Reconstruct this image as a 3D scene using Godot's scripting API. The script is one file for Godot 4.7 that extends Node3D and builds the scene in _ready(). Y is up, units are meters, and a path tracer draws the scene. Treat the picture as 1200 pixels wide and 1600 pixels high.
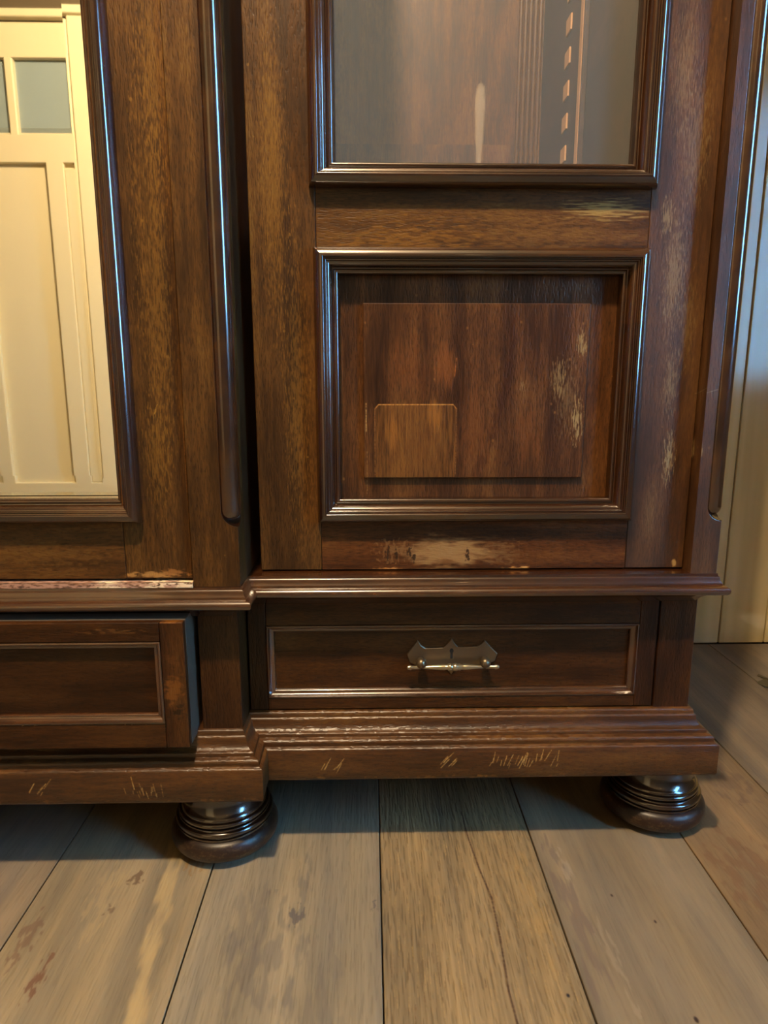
extends Node3D
# Lower part of a dark breakfront wardrobe with a mirror door, on an oak plank floor.
# x runs to the right along the wardrobe, y up, z out of its front (the right door's face is z = 0).

var M := {}
var used := {}
var rng := RandomNumberGenerator.new()

# ------------------------------------------------------------------ mesh builder
class MB:
	var v := PackedVector3Array()
	var n := PackedVector3Array()
	var t := PackedVector2Array()
	var ix := PackedInt32Array()
	var area := Rect2(-0.46, 0.08, 0.94, 1.0)   # the rectangle of the wardrobe's front that one copy of a texture covers

	func uv_of(p: Vector3, k: Vector3) -> Vector2:
		var u := p.x
		var w := p.y
		if absf(k.x) > 0.75:
			u = p.x - signf(k.x) * p.z
		elif absf(k.y) > 0.75:
			w = p.y - signf(k.y) * p.z
		return Vector2((u - area.position.x) / area.size.x, 1.0 - (w - area.position.y) / area.size.y)

	func tri(a: Vector3, b: Vector3, c: Vector3, na: Vector3, nb: Vector3, nc: Vector3, ua: Vector2, ub: Vector2, uc: Vector2) -> void:
		var i := v.size()
		var flip := (b - a).cross(c - a).dot(na + nb + nc) > 0.0
		v.append(a); n.append(na); t.append(ua)
		if flip:
			v.append(c); n.append(nc); t.append(uc)
			v.append(b); n.append(nb); t.append(ub)
		else:
			v.append(b); n.append(nb); t.append(ub)
			v.append(c); n.append(nc); t.append(uc)
		ix.append_array([i, i + 1, i + 2])

	func quad(a: Vector3, b: Vector3, c: Vector3, d: Vector3, na: Vector3, nb: Vector3, nc: Vector3, nd: Vector3, us := []) -> void:
		if us.is_empty():
			us = [uv_of(a, na), uv_of(b, na), uv_of(c, na), uv_of(d, na)]
		tri(a, b, c, na, nb, nc, us[0], us[1], us[2])
		tri(a, c, d, na, nc, nd, us[0], us[2], us[3])

	func flat(a: Vector3, b: Vector3, c: Vector3, d: Vector3, k: Vector3) -> void:
		quad(a, b, c, d, k, k, k, k)

	# a box with softened edges
	func box(lo: Vector3, hi: Vector3, r := 0.0015) -> MB:
		var c := (lo + hi) / 2.0
		var h := (hi - lo) / 2.0
		r = minf(r, minf(h.x, minf(h.y, h.z)) * 0.45)
		for ax in 3:
			for s in [-1.0, 1.0]:
				var k := Vector3.ZERO
				k[ax] = s
				var p: Array[Vector3] = []
				for q in [[-1, -1], [1, -1], [1, 1], [-1, 1]]:
					var e := Vector3.ZERO
					e[ax] = s * h[ax]
					e[(ax + 1) % 3] = q[0] * (h[(ax + 1) % 3] - r)
					e[(ax + 2) % 3] = q[1] * (h[(ax + 2) % 3] - r)
					p.append(c + e)
				flat(p[0], p[1], p[2], p[3], k)
		for ax in 3:
			var b := (ax + 1) % 3
			var d := (ax + 2) % 3
			for s in [-1.0, 1.0]:
				for q in [-1.0, 1.0]:
					var kb := Vector3.ZERO
					var kd := Vector3.ZERO
					kb[b] = s
					kd[d] = q
					var p: Array[Vector3] = []
					for e in [-1.0, 1.0]:
						var w := Vector3.ZERO
						w[ax] = e * (h[ax] - r)
						w[b] = s * h[b]
						w[d] = q * (h[d] - r)
						p.append(c + w)
						w[b] = s * (h[b] - r)
						w[d] = q * h[d]
						p.append(c + w)
					quad(p[0], p[2], p[3], p[1], kb, kb, kd, kd)
		for s in [-1.0, 1.0]:
			for q in [-1.0, 1.0]:
				for e in [-1.0, 1.0]:
					var sg := Vector3(s, q, e)
					var p: Array[Vector3] = []
					for ax in 3:
						var w := sg * (h - Vector3(r, r, r))
						w[ax] = sg[ax] * h[ax]
						p.append(c + w)
					tri(p[0], p[1], p[2], Vector3(s, 0, 0), Vector3(0, q, 0), Vector3(0, 0, e), uv_of(p[0], Vector3(0, 0, 1)), uv_of(p[1], Vector3(0, 0, 1)), uv_of(p[2], Vector3(0, 0, 1)))
		return self

	# normals of a 2D profile, one at each end of every segment; corners sharper than 50 degrees stay sharp
	static func bends(pf: PackedVector2Array, side: float) -> Array:
		var seg: Array[Vector2] = []
		for i in pf.size() - 1:
			var d := (pf[i + 1] - pf[i]).normalized()
			seg.append(Vector2(d.y, -d.x) * side)
		var outp := []
		for i in seg.size():
			var a: Vector2 = seg[i]
			var b: Vector2 = seg[i]
			if i > 0 and seg[i - 1].dot(seg[i]) > 0.64:
				a = (seg[i - 1] + seg[i]).normalized()
			if i < seg.size() - 1 and seg[i + 1].dot(seg[i]) > 0.64:
				b = (seg[i + 1] + seg[i]).normalized()
			outp.append([a, b])
		return outp

	# a moulding: the profile (out, high) drawn from pa to pb, its ends cut along ma and mb
	func strip(pf: PackedVector2Array, pa: Vector3, ma: Vector3, pb: Vector3, mb: Vector3, outward: Vector3, high: Vector3, side := 1.0, tex := Rect2(0, 0, 1, 1), along := Vector3.ZERO) -> MB:
		var nn := bends(pf, side)
		var dir := along if along != Vector3.ZERO else (pb - pa).normalized()
		var s := 0.0
		var steps := maxi(1, int(pa.distance_to(pb) / 0.05))
		for i in pf.size() - 1:
			var p0 := pf[i]
			var p1 := pf[i + 1]
			var k0: Vector3 = outward * nn[i][0].x + high * nn[i][0].y
			var k1: Vector3 = outward * nn[i][1].x + high * nn[i][1].y
			var s1 := s + p0.distance_to(p1)
			for j in steps:
				var f0 := float(j) / steps
				var f1 := float(j + 1) / steps
				var a := (pa + ma * p0.x + high * p0.y).lerp(pb + mb * p0.x + high * p0.y, f0)
				var b := (pa + ma * p0.x + high * p0.y).lerp(pb + mb * p0.x + high * p0.y, f1)
				var c := (pa + ma * p1.x + high * p1.y).lerp(pb + mb * p1.x + high * p1.y, f1)
				var d := (pa + ma * p1.x + high * p1.y).lerp(pb + mb * p1.x + high * p1.y, f0)
				var us := []
				for q in [[a, s], [b, s], [c, s1], [d, s1]]:
					us.append(Vector2((dir.dot(q[0]) - tex.position.x) / tex.size.x, (q[1] - tex.position.y) / tex.size.y))
				quad(a, b, c, d, k0, k0, k1, k1, us)
			s = s1
		return self

	# a turned piece: profile (radius, height) about a vertical or given axis
	func lathe(pf: PackedVector2Array, at: Vector3, axis := Vector3.UP, n_seg := 48) -> MB:
		var nn := bends(pf, 1.0)
		var x := axis.cross(Vector3(0.3, 0.2, 0.9)).normalized()
		var z := axis.cross(x)
		for i in pf.size() - 1:
			for j in n_seg:
				var a0 := TAU * j / n_seg
				var a1 := TAU * (j + 1) / n_seg
				var d0 := x * cos(a0) + z * sin(a0)
				var d1 := x * cos(a1) + z * sin(a1)
				var p0 := pf[i]
				var p1 := pf[i + 1]
				var us := [Vector2(a0 / TAU * 2.0, p0.y * 8.0), Vector2(a1 / TAU * 2.0, p0.y * 8.0), Vector2(a1 / TAU * 2.0, p1.y * 8.0), Vector2(a0 / TAU * 2.0, p1.y * 8.0)]
				quad(at + d0 * p0.x + axis * p0.y, at + d1 * p0.x + axis * p0.y, at + d1 * p1.x + axis * p1.y, at + d0 * p1.x + axis * p1.y,
					d0 * nn[i][0].x + axis * nn[i][0].y, d1 * nn[i][0].x + axis * nn[i][0].y, d1 * nn[i][1].x + axis * nn[i][1].y, d0 * nn[i][1].x + axis * nn[i][1].y, us)
		return self

	# a flat outline (in x, y) with thickness from z0 to z1, its front edge chamfered by c
	func plate(outline: PackedVector2Array, z0: float, z1: float, c := 0.0) -> MB:
		var cw := 1.0 if Geometry2D.is_polygon_clockwise(outline) else -1.0
		var n_p := outline.size()
		var inner := PackedVector2Array()
		for i in n_p:
			var d0 := (outline[i] - outline[(i + n_p - 1) % n_p]).normalized()
			var d1 := (outline[(i + 1) % n_p] - outline[i]).normalized()
			var m := (Vector2(-d0.y, d0.x) + Vector2(-d1.y, d1.x)) * cw
			inner.append(outline[i] - m.normalized() * c)
		var ids := Geometry2D.triangulate_polygon(inner)
		for i in range(0, ids.size(), 3):
			for z in [z0, z1]:
				var k := Vector3(0, 0, 1 if z == z1 else -1)
				var p: Array[Vector3] = []
				for j in 3:
					p.append(Vector3(inner[ids[i + j]].x, inner[ids[i + j]].y, z))
				tri(p[0], p[1], p[2], k, k, k, uv_of(p[0], k), uv_of(p[1], k), uv_of(p[2], k))
		for i in n_p:
			var a := outline[i]
			var b := outline[(i + 1) % n_p]
			var e := inner[i]
			var g := inner[(i + 1) % n_p]
			var d := (b - a).normalized()
			var k := Vector3(-d.y, d.x, 0) * cw
			flat(Vector3(a.x, a.y, z0), Vector3(b.x, b.y, z0), Vector3(b.x, b.y, z1 - c), Vector3(a.x, a.y, z1 - c), k)
			if c > 0.0:
				flat(Vector3(a.x, a.y, z1 - c), Vector3(b.x, b.y, z1 - c), Vector3(g.x, g.y, z1), Vector3(e.x, e.y, z1), (k + Vector3(0, 0, 1)).normalized())
		return self

	func done() -> ArrayMesh:
		var a := []
		a.resize(Mesh.ARRAY_MAX)
		a[Mesh.ARRAY_VERTEX] = v
		a[Mesh.ARRAY_NORMAL] = n
		a[Mesh.ARRAY_TEX_UV] = t
		a[Mesh.ARRAY_INDEX] = ix
		var m := ArrayMesh.new()
		m.add_surface_from_arrays(Mesh.PRIMITIVE_TRIANGLES, a)
		return m

# ------------------------------------------------------------------ textures
class Tex:
	var w: int
	var h: int
	var px := PackedByteArray()
	var ht := PackedByteArray()
	var area: Rect2          # x0, top, width, height; the second axis runs down the picture
	var up: bool             # second axis is y (upwards) rather than z
	var noise := FastNoiseLite.new()

	static func streaks(sx: int, sy: int, long: int, along_y: bool, freq: float, sd: int, oct := 2) -> PackedByteArray:
		var f := FastNoiseLite.new()
		f.seed = sd
		f.frequency = freq
		f.noise_type = FastNoiseLite.TYPE_SIMPLEX_SMOOTH
		f.fractal_octaves = oct
		var im := f.get_image(sx if along_y else maxi(4, sx / long), maxi(4, sy / long) if along_y else sy)
		im.convert(Image.FORMAT_L8)
		im.resize(sx, sy, Image.INTERPOLATE_CUBIC)
		return im.get_data()

	func _init(sx: int, sy: int, a: Rect2, upward: bool) -> void:
		w = sx
		h = sy
		area = a
		up = upward
		px.resize(w * h * 3)
		ht.resize(w * h)
		noise.seed = 11
		noise.frequency = 1.0
		noise.fractal_octaves = 3

	func at(x: float, y: float) -> Vector2:
		var v := (area.position.y + area.size.y - y if up else y - area.position.y) / area.size.y
		return Vector2((x - area.position.x) / area.size.x * w, v * h)

	func blend(i: int, c: Color, a: float) -> void:
		var k := i * 3
		px[k] = int(lerpf(px[k], c.r8, a))
		px[k + 1] = int(lerpf(px[k + 1], c.g8, a))
		px[k + 2] = int(lerpf(px[k + 2], c.b8, a))

	# a ragged worn patch, its edge broken up along the grain (fx, fy: noise per metre)
	func patch(x: float, y: float, rx: float, ry: float, c: Color, amount: float, fx: float, fy: float, bite := 1.0) -> void:
		var p := at(x, y)
		var r := Vector2(rx / area.size.x * w, ry / area.size.y * h)
		for j in range(maxi(0, int(p.y - r.y)), mini(h, int(p.y + r.y) + 1)):
			for i in range(maxi(0, int(p.x - r.x)), mini(w, int(p.x + r.x) + 1)):
				var d := Vector2((i - p.x) / r.x, (j - p.y) / r.y).length()
				if d < 1.0:
					var nn := noise.get_noise_2d(float(i) / w * area.size.x * fx, float(j) / h * area.size.y * fy)
					var m := smoothstep(0.22, 0.58, (1.0 - d) * 0.75 + nn * bite)
					if m > 0.0:
						blend(j * w + i, c, m * amount)

	# an even rectangle of different wood with rounded upper corners, streaked along its grain
	func block(x0: float, x1: float, y0: float, y1: float, c: Color, amount: float) -> void:
		var a := at(x0, y1)
		var b := at(x1, y0)
		for j in range(int(a.y), int(b.y)):
			for i in range(int(a.x), int(b.x)):
				var e := mini(i - int(a.x), int(b.x) - 1 - i)
				if e + (j - int(a.y)) < 7:
					continue
				var nn := noise.get_noise_2d(i * 0.16, j * 0.012)
				blend(j * w + i, c, clampf(amount * (1.0 + nn * 1.4), 0.0, 1.0))

	func scratch(x0: float, y0: float, x1: float, y1: float, width: float, c: Color, amount: float) -> void:
		var a := at(x0, y0)
		var b := at(x1, y1)
		var wd := width / area.size.x * w
		var n := int(a.distance_to(b) * 1.5) + 1
		for k in n + 1:
			var p := a.lerp(b, float(k) / n)
			var gap := noise.get_noise_2d(k * 0.15, x0 * 991.0)
			for j in range(int(p.y - wd), int(p.y + wd) + 2):
				for i in range(int(p.x - wd), int(p.x + wd) + 2):
					if i >= 0 and j >= 0 and i < w and j < h:
						var m := clampf(1.0 - p.distance_to(Vector2(i, j)) / maxf(wd, 0.7), 0.0, 1.0) * clampf(0.7 + gap, 0.0, 1.0)
						blend(j * w + i, c, m * amount)

	func picture() -> ImageTexture:
		return ImageTexture.create_from_image(Image.create_from_data(w, h, false, Image.FORMAT_RGB8, px))

	func relief(k: float) -> ImageTexture:
		var im := Image.create_from_data(w, h, false, Image.FORMAT_L8, ht)
		im.convert(Image.FORMAT_RGBA8)
		im.bump_map_to_normal_map(k)
		return ImageTexture.create_from_image(im)

# old mahogany with a worn, crazed varnish; the grain along y or x
func wood(w: int, h: int, area: Rect2, along_y: bool, sd: int) -> Tex:
	var t := Tex.new(w, h, area, true)
	var s1 := Tex.streaks(w, h, 10, along_y, 0.16, sd, 3)
	var s2 := Tex.streaks(w, h, 30, along_y, 0.02, sd + 1, 3)
	var s3 := Tex.streaks(w, h, 4, along_y, 0.012, sd + 2, 5)
	var s4 := Tex.streaks(w, h, 6, along_y, 0.38, sd + 3, 1)
	var dark := Color8(42, 24, 14)
	var mid := Color8(88, 56, 33)
	var gold := Color8(124, 92, 56)
	for i in w * h:
		var a := s1[i] / 255.0
		var b := s2[i] / 255.0
		var c := s3[i] / 255.0
		var g := s4[i] / 255.0
		var f := 0.38 + (a - 0.5) * 0.34 + (b - 0.5) * 0.34 + (c - 0.5) * 0.46
		var pore := smoothstep(0.60, 0.78, g) * smoothstep(0.25, 0.6, c + a * 0.4)
		f -= pore * 0.16
		f += smoothstep(0.36, 0.2, g) * 0.16 * smoothstep(0.4, 0.65, b * 0.6 + c * 0.4)
		f = clampf(f, 0.0, 1.0)
		var k := i * 3
		if f < 0.45:
			var q := f / 0.45
			t.px[k] = int(lerpf(dark.r8, mid.r8, q))
			t.px[k + 1] = int(lerpf(dark.g8, mid.g8, q))
			t.px[k + 2] = int(lerpf(dark.b8, mid.b8, q))
		else:
			var q := (f - 0.45) / 0.55
			t.px[k] = int(lerpf(mid.r8, gold.r8, q))
			t.px[k + 1] = int(lerpf(mid.g8, gold.g8, q))
			t.px[k + 2] = int(lerpf(mid.b8, gold.b8, q))
		t.ht[i] = int(clampf(0.5 + (a - 0.5) * 0.5 - pore * 0.5, 0.0, 1.0) * 255.0)
	return t

const PLANKS := [-0.84, -0.63, -0.42, -0.21, 0.012, 0.225, 0.44, 0.62, 0.83, 1.04]

func floor_picture() -> Tex:
	var area := Rect2(-0.68, -0.72, 1.68, 1.28)
	var t := Tex.new(1512, 1152, area, false)
	var w := t.w
	var s1 := Tex.streaks(w, t.h, 22, true, 0.16, 31, 3)
	var s2 := Tex.streaks(w, t.h, 14, true, 0.02, 32, 4)
	var s3 := Tex.streaks(w, t.h, 5, true, 0.012, 33, 4)
	var s4 := Tex.streaks(w, t.h, 12, true, 0.33, 34, 1)
	# colour, strength of the fine sawn grain
	var look := [[Color8(146, 128, 104), 0.5], [Color8(140, 124, 102), 0.5], [Color8(152, 136, 108), 0.55], [Color8(150, 137, 113), 0.8], [Color8(156, 133, 96), 1.7], [Color8(140, 124, 99), 0.45], [Color8(138, 114, 84), 0.6], [Color8(136, 120, 99), 0.5], [Color8(140, 126, 108), 0.5]]
	for y in t.h:
		for x in w:
			var i := y * w + x
			var wx := area.position.x + (x + 0.5) / w * area.size.x
			var b := 0
			while b < 8 and wx > PLANKS[b + 1]:
				b += 1
			var c: Color = look[b][0]
			var f: float = look[b][1]
			var g := s1[i] / 255.0 - 0.5
			var p := smoothstep(0.62, 0.8, s4[i] / 255.0)
			var k := 1.0 + g * 0.15 * f + (s2[i] / 255.0 - 0.5) * 0.18 + (s3[i] / 255.0 - 0.5) * 0.24 - p * 0.08 * f
			var warm := (s3[(i * 7 + 311) % (w * t.h)] / 255.0 - 0.5) * 0.0 + (s2[i] / 255.0 - 0.5) * 0.10
			t.px[i * 3] = int(clampf(c.r8 * (k + warm * 0.4), 0, 255))
			t.px[i * 3 + 1] = int(clampf(c.g8 * k, 0, 255))
			t.px[i * 3 + 2] = int(clampf(c.b8 * (k - warm), 0, 255))
			t.ht[i] = int(clampf(0.5 + g * 0.55 * f - p * 0.3 * f, 0.0, 1.0) * 255.0)
	var pale := Color8(196, 170, 122)
	var umber := Color8(96, 72, 52)
	var slate := Color8(104, 98, 92)
	# the pale sapwood stripe and brown flecks of the board left of the foot
	for k in 60:
		var z := 0.0 + k * 0.0095
		var x := -0.2655 + (z - 0.04) * 0.11
		t.patch(x, z, 0.019, 0.03, pale, 0.42, 60.0, 14.0, 0.35)
	t.patch(-0.335, 0.09, 0.022, 0.10, pale, 0.35, 130.0, 20.0)
	t.patch(-0.36, 0.215, 0.010, 0.035, Color8(112, 76, 56), 0.75, 130.0, 40.0)
	t.patch(-0.398, 0.16, 0.014, 0.05, Color8(112, 84, 66), 0.5, 130.0, 40.0)
	t.patch(-0.305, 0.067, 0.012, 0.016, umber, 0.6, 90.0, 60.0)
	t.patch(-0.32, 0.12, 0.008, 0.012, umber, 0.5, 90.0, 60.0)
	t.patch(-0.235, 0.02, 0.02, 0.045, Color8(150, 112, 62), 0.6, 120.0, 30.0)
	# grey knot and drift of the pale board
	t.patch(-0.092, 0.133, 0.012, 0.022, slate, 0.85, 120.0, 50.0)
	t.patch(-0.085, 0.09, 0.012, 0.07, slate, 0.4, 120.0, 20.0)
	t.patch(-0.12, 0.19, 0.05, 0.10, slate, 0.35, 60.0, 14.0)
	t.patch(-0.15, 0.15, 0.03, 0.09, slate, 0.3, 70.0, 14.0)
	t.patch(0.003, 0.12, 0.006, 0.010, slate, 0.8, 150.0, 90.0)
	t.patch(-0.06, 0.27, 0.04, 0.09, slate, 0.25, 60.0, 14.0)
	# the split in the sawn board
	var q := [Vector2(0.134, -0.06), Vector2(0.136, 0.0), Vector2(0.142, 0.06), Vector2(0.149, 0.11), Vector2(0.148, 0.17), Vector2(0.144, 0.24), Vector2(0.147, 0.34)]
	for k in 6:
		t.scratch(q[k].x, q[k].y, q[k + 1].x, q[k + 1].y, 0.0016, Color8(70, 48, 32), 0.85)
	for k in 420:
		var x := rng.randf_range(0.02, 0.215)
		var z := rng.randf_range(-0.1, 0.4)
		var l := rng.randf_range(0.006, 0.03)
		t.scratch(x, z, x + rng.randf_range(-0.001, 0.001), z + l, 0.0009, Color8(196, 164, 106) if k % 3 else Color8(104, 78, 52), rng.randf_range(0.3, 0.75))
	t.patch(0.205, 0.246, 0.0045, 0.006, Color8(52, 46, 42), 1.6, 10.0, 10.0, 0.2)
	t.patch(0.20, 0.12, 0.012, 0.14, Color8(184, 150, 92), 0.4, 120.0, 16.0)
	# pegs and worn edge of the smooth board
	for e in [[0.337, 0.152], [0.326, 0.276], [0.30, 0.11]]:
		t.patch(e[0], e[1], 0.0035, 0.006, Color8(70, 56, 46), 1.4, 10.0, 10.0, 0.2)
	t.patch(0.246, 0.15, 0.020, 0.16, Color8(120, 104, 92), 0.6, 90.0, 12.0)
	t.patch(0.256, 0.06, 0.008, 0.05, Color8(174, 160, 138), 0.5, 120.0, 30.0)
	t.patch(0.268, 0.20, 0.010, 0.08, Color8(166, 150, 128), 0.5, 120.0, 20.0)
	t.patch(0.50, 0.08, 0.06, 0.10, Color8(120, 88, 62), 0.5, 50.0, 20.0)
	t.patch(0.58, -0.12, 0.05, 0.06, Color8(112, 92, 76), 0.5, 50.0, 30.0)
	return t

func mat(c: Color, rough: float, tex: Texture2D = null, bump: Texture2D = null, spec := 0.5) -> StandardMaterial3D:
	var m := StandardMaterial3D.new()
	m.albedo_color = c
	m.roughness = rough
	m.metallic_specular = spec
	m.albedo_texture = tex
	if bump:
		m.normal_enabled = true
		m.normal_texture = bump
	return m

func polished(m: StandardMaterial3D) -> StandardMaterial3D:
	m.clearcoat_enabled = true
	m.clearcoat = 1.0
	m.clearcoat_roughness = 0.065
	return m

# ------------------------------------------------------------------ naming and placing
func numbered(called: String, under: Node) -> String:
	var key := str(under.get_instance_id()) + called
	var k: int = used.get(key, -1) + 1
	used[key] = k
	return called if k == 0 else "%s_%03d" % [called, k]

func part(called: String, mesh: Mesh, m: Material, under: Node, label := "") -> MeshInstance3D:
	var o := MeshInstance3D.new()
	o.mesh = mesh
	o.material_override = m
	o.name = numbered(called, under)
	under.add_child(o, true)
	if label:
		o.set_meta("label", label)
	return o

func tag(o: Node3D, label: String, category: String, group := "") -> void:
	o.set_meta("label", label)
	o.set_meta("category", category)
	if group:
		o.set_meta("group", group)

func structure(called: String, mesh: Mesh, m: Material, label: String, category: String) -> MeshInstance3D:
	var o := part(called, mesh, m, self)
	o.set_meta("kind", "structure")
	tag(o, label, category)
	return o

func bx(x0: float, x1: float, y0: float, y1: float, z0: float, z1: float, r := 0.0015) -> ArrayMesh:
	return MB.new().box(Vector3(x0, y0, z0), Vector3(x1, y1, z1), r).done()

# four mitred strips of a moulding round a rectangle; the profile runs inwards from its outer edge
func frame(pf: PackedVector2Array, x0: float, x1: float, y0: float, y1: float, z: float, m: Material, under: Node, called := "moulding") -> void:
	var tex := Rect2(0, 0, 0.35, 0.09)
	var c := [Vector3(x0, y0, z), Vector3(x1, y0, z), Vector3(x1, y1, z), Vector3(x0, y1, z)]
	var k := [Vector3(1, 1, 0), Vector3(-1, 1, 0), Vector3(-1, -1, 0), Vector3(1, -1, 0)]
	var inw := [Vector3(0, 1, 0), Vector3(-1, 0, 0), Vector3(0, -1, 0), Vector3(1, 0, 0)]
	for i in 4:
		var b := MB.new()
		b.strip(pf, c[i], k[i], c[(i + 1) % 4], k[(i + 1) % 4], inw[i], Vector3(0, 0, 1), -1.0, tex)
		part(called, b.done(), m, under)

# ------------------------------------------------------------------ the scene
func _ready() -> void:
	rng.seed = 5
	# camera
	var cam := Camera3D.new()
	cam.name = "camera"
	cam.fov = 75.14
	cam.near = 0.02
	cam.far = 60.0
	var p := deg_to_rad(11.0)
	var y := deg_to_rad(1.24)
	var fw := Vector3(sin(y) * cos(p), -sin(p), -cos(y) * cos(p))
	var rt := Vector3(cos(y), 0, sin(y))
	cam.transform = Transform3D(Basis(rt, rt.cross(fw), -fw), Vector3(0, 0.63, 0.83))
	add_child(cam)
	cam.current = true
	# sky (seen and entering through the window only) and exposure
	var env := Environment.new()
	env.background_mode = Environment.BG_SKY
	var sky := ProceduralSkyMaterial.new()
	sky.sky_top_color = Color(0.46, 0.76, 1.0)
	sky.sky_horizon_color = Color(0.50, 0.79, 1.0)
	sky.ground_bottom_color = Color(0.16, 0.24, 0.34)
	sky.ground_horizon_color = Color(0.28, 0.44, 0.66)
	sky.sky_energy_multiplier = 6.4
	sky.ground_energy_multiplier = 1.0
	env.sky = Sky.new()
	env.sky.sky_material = sky
	env.tonemap_mode = Environment.TONE_MAPPER_LINEAR
	env.tonemap_exposure = 0.84
	env.sdfgi_enabled = true
	env.ssao_enabled = true
	env.ssil_enabled = true
	var we := WorldEnvironment.new()
	we.name = "environment"
	we.environment = env
	add_child(we)
	lamps()
	materials()
	room()
	wardrobe()
	small_things()

func lamps() -> void:
	var glow := StandardMaterial3D.new()
	glow.albedo_color = Color(1.0, 0.93, 0.8)
	glow.roughness = 0.4
	glow.emission_enabled = true
	glow.emission = Color(1.0, 0.84, 0.62)
	glow.emission_energy_multiplier = 40.0
	var brass := mat(Color8(150, 120, 70), 0.35)
	brass.metallic = 1.0
	# one bulb above and a little left of the camera
	var l := Node3D.new()
	l.name = "ceiling_lamp"
	l.position = Vector3(-0.22, 2.42, 0.93)
	add_child(l)
	tag(l, "single round bulb in a brass holder hanging from the ceiling before the wardrobe", "lamp")
	part("rod", MB.new().lathe(PackedVector2Array([Vector2(0.008, 0.09), Vector2(0.008, 0.25), Vector2(0.05, 0.26), Vector2(0.05, 0.28)]), Vector3.ZERO, Vector3.UP, 24).done(), brass, l)
	part("bulb", MB.new().lathe(PackedVector2Array([Vector2(0, -0.060), Vector2(0.026, -0.054), Vector2(0.046, -0.037), Vector2(0.058, -0.008), Vector2(0.054, 0.020), Vector2(0.040, 0.040), Vector2(0.018, 0.058), Vector2(0.0, 0.060)]), Vector3.ZERO, Vector3.UP, 28).done(), glow, l)
	part("socket", MB.new().lathe(PackedVector2Array([Vector2(0.016, 0.056), Vector2(0.019, 0.060), Vector2(0.019, 0.095), Vector2(0.0, 0.098)]), Vector3.ZERO, Vector3.UP, 20).done(), brass, l)
	var o := OmniLight3D.new()
	o.name = "bulb_light"
	o.light_color = Color(1.0, 0.89, 0.73)
	o.light_energy = 8.0
	o.light_size = 0.05
	o.omni_range = 12.0
	o.omni_attenuation = 2.0
	o.shadow_enabled = true
	l.add_child(o, true)
	# slender wall lamp behind the camera: the upright streak mirrored in the glass of the door
	var s := Node3D.new()
	s.name = "wall_lamp"
	s.position = Vector3(0.47, 1.62, 2.2)
	add_child(s)
	tag(s, "slender upright wall lamp with a frosted glass tube on the wall opposite the wardrobe", "lamp")
	var dim := glow.duplicate()
	dim.emission_energy_multiplier = 9.0
	part("tube", MB.new().lathe(PackedVector2Array([Vector2(0.0, -0.17), Vector2(0.006, -0.165), Vector2(0.009, -0.08), Vector2(0.017, 0.06), Vector2(0.021, 0.16), Vector2(0.016, 0.22), Vector2(0.0, 0.24)]), Vector3.ZERO, Vector3.UP, 24).done(), dim, s)
	part("bracket", bx(-0.02, 0.02, -0.19, -0.155, -0.02, 0.1, 0.004), brass, s)

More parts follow.
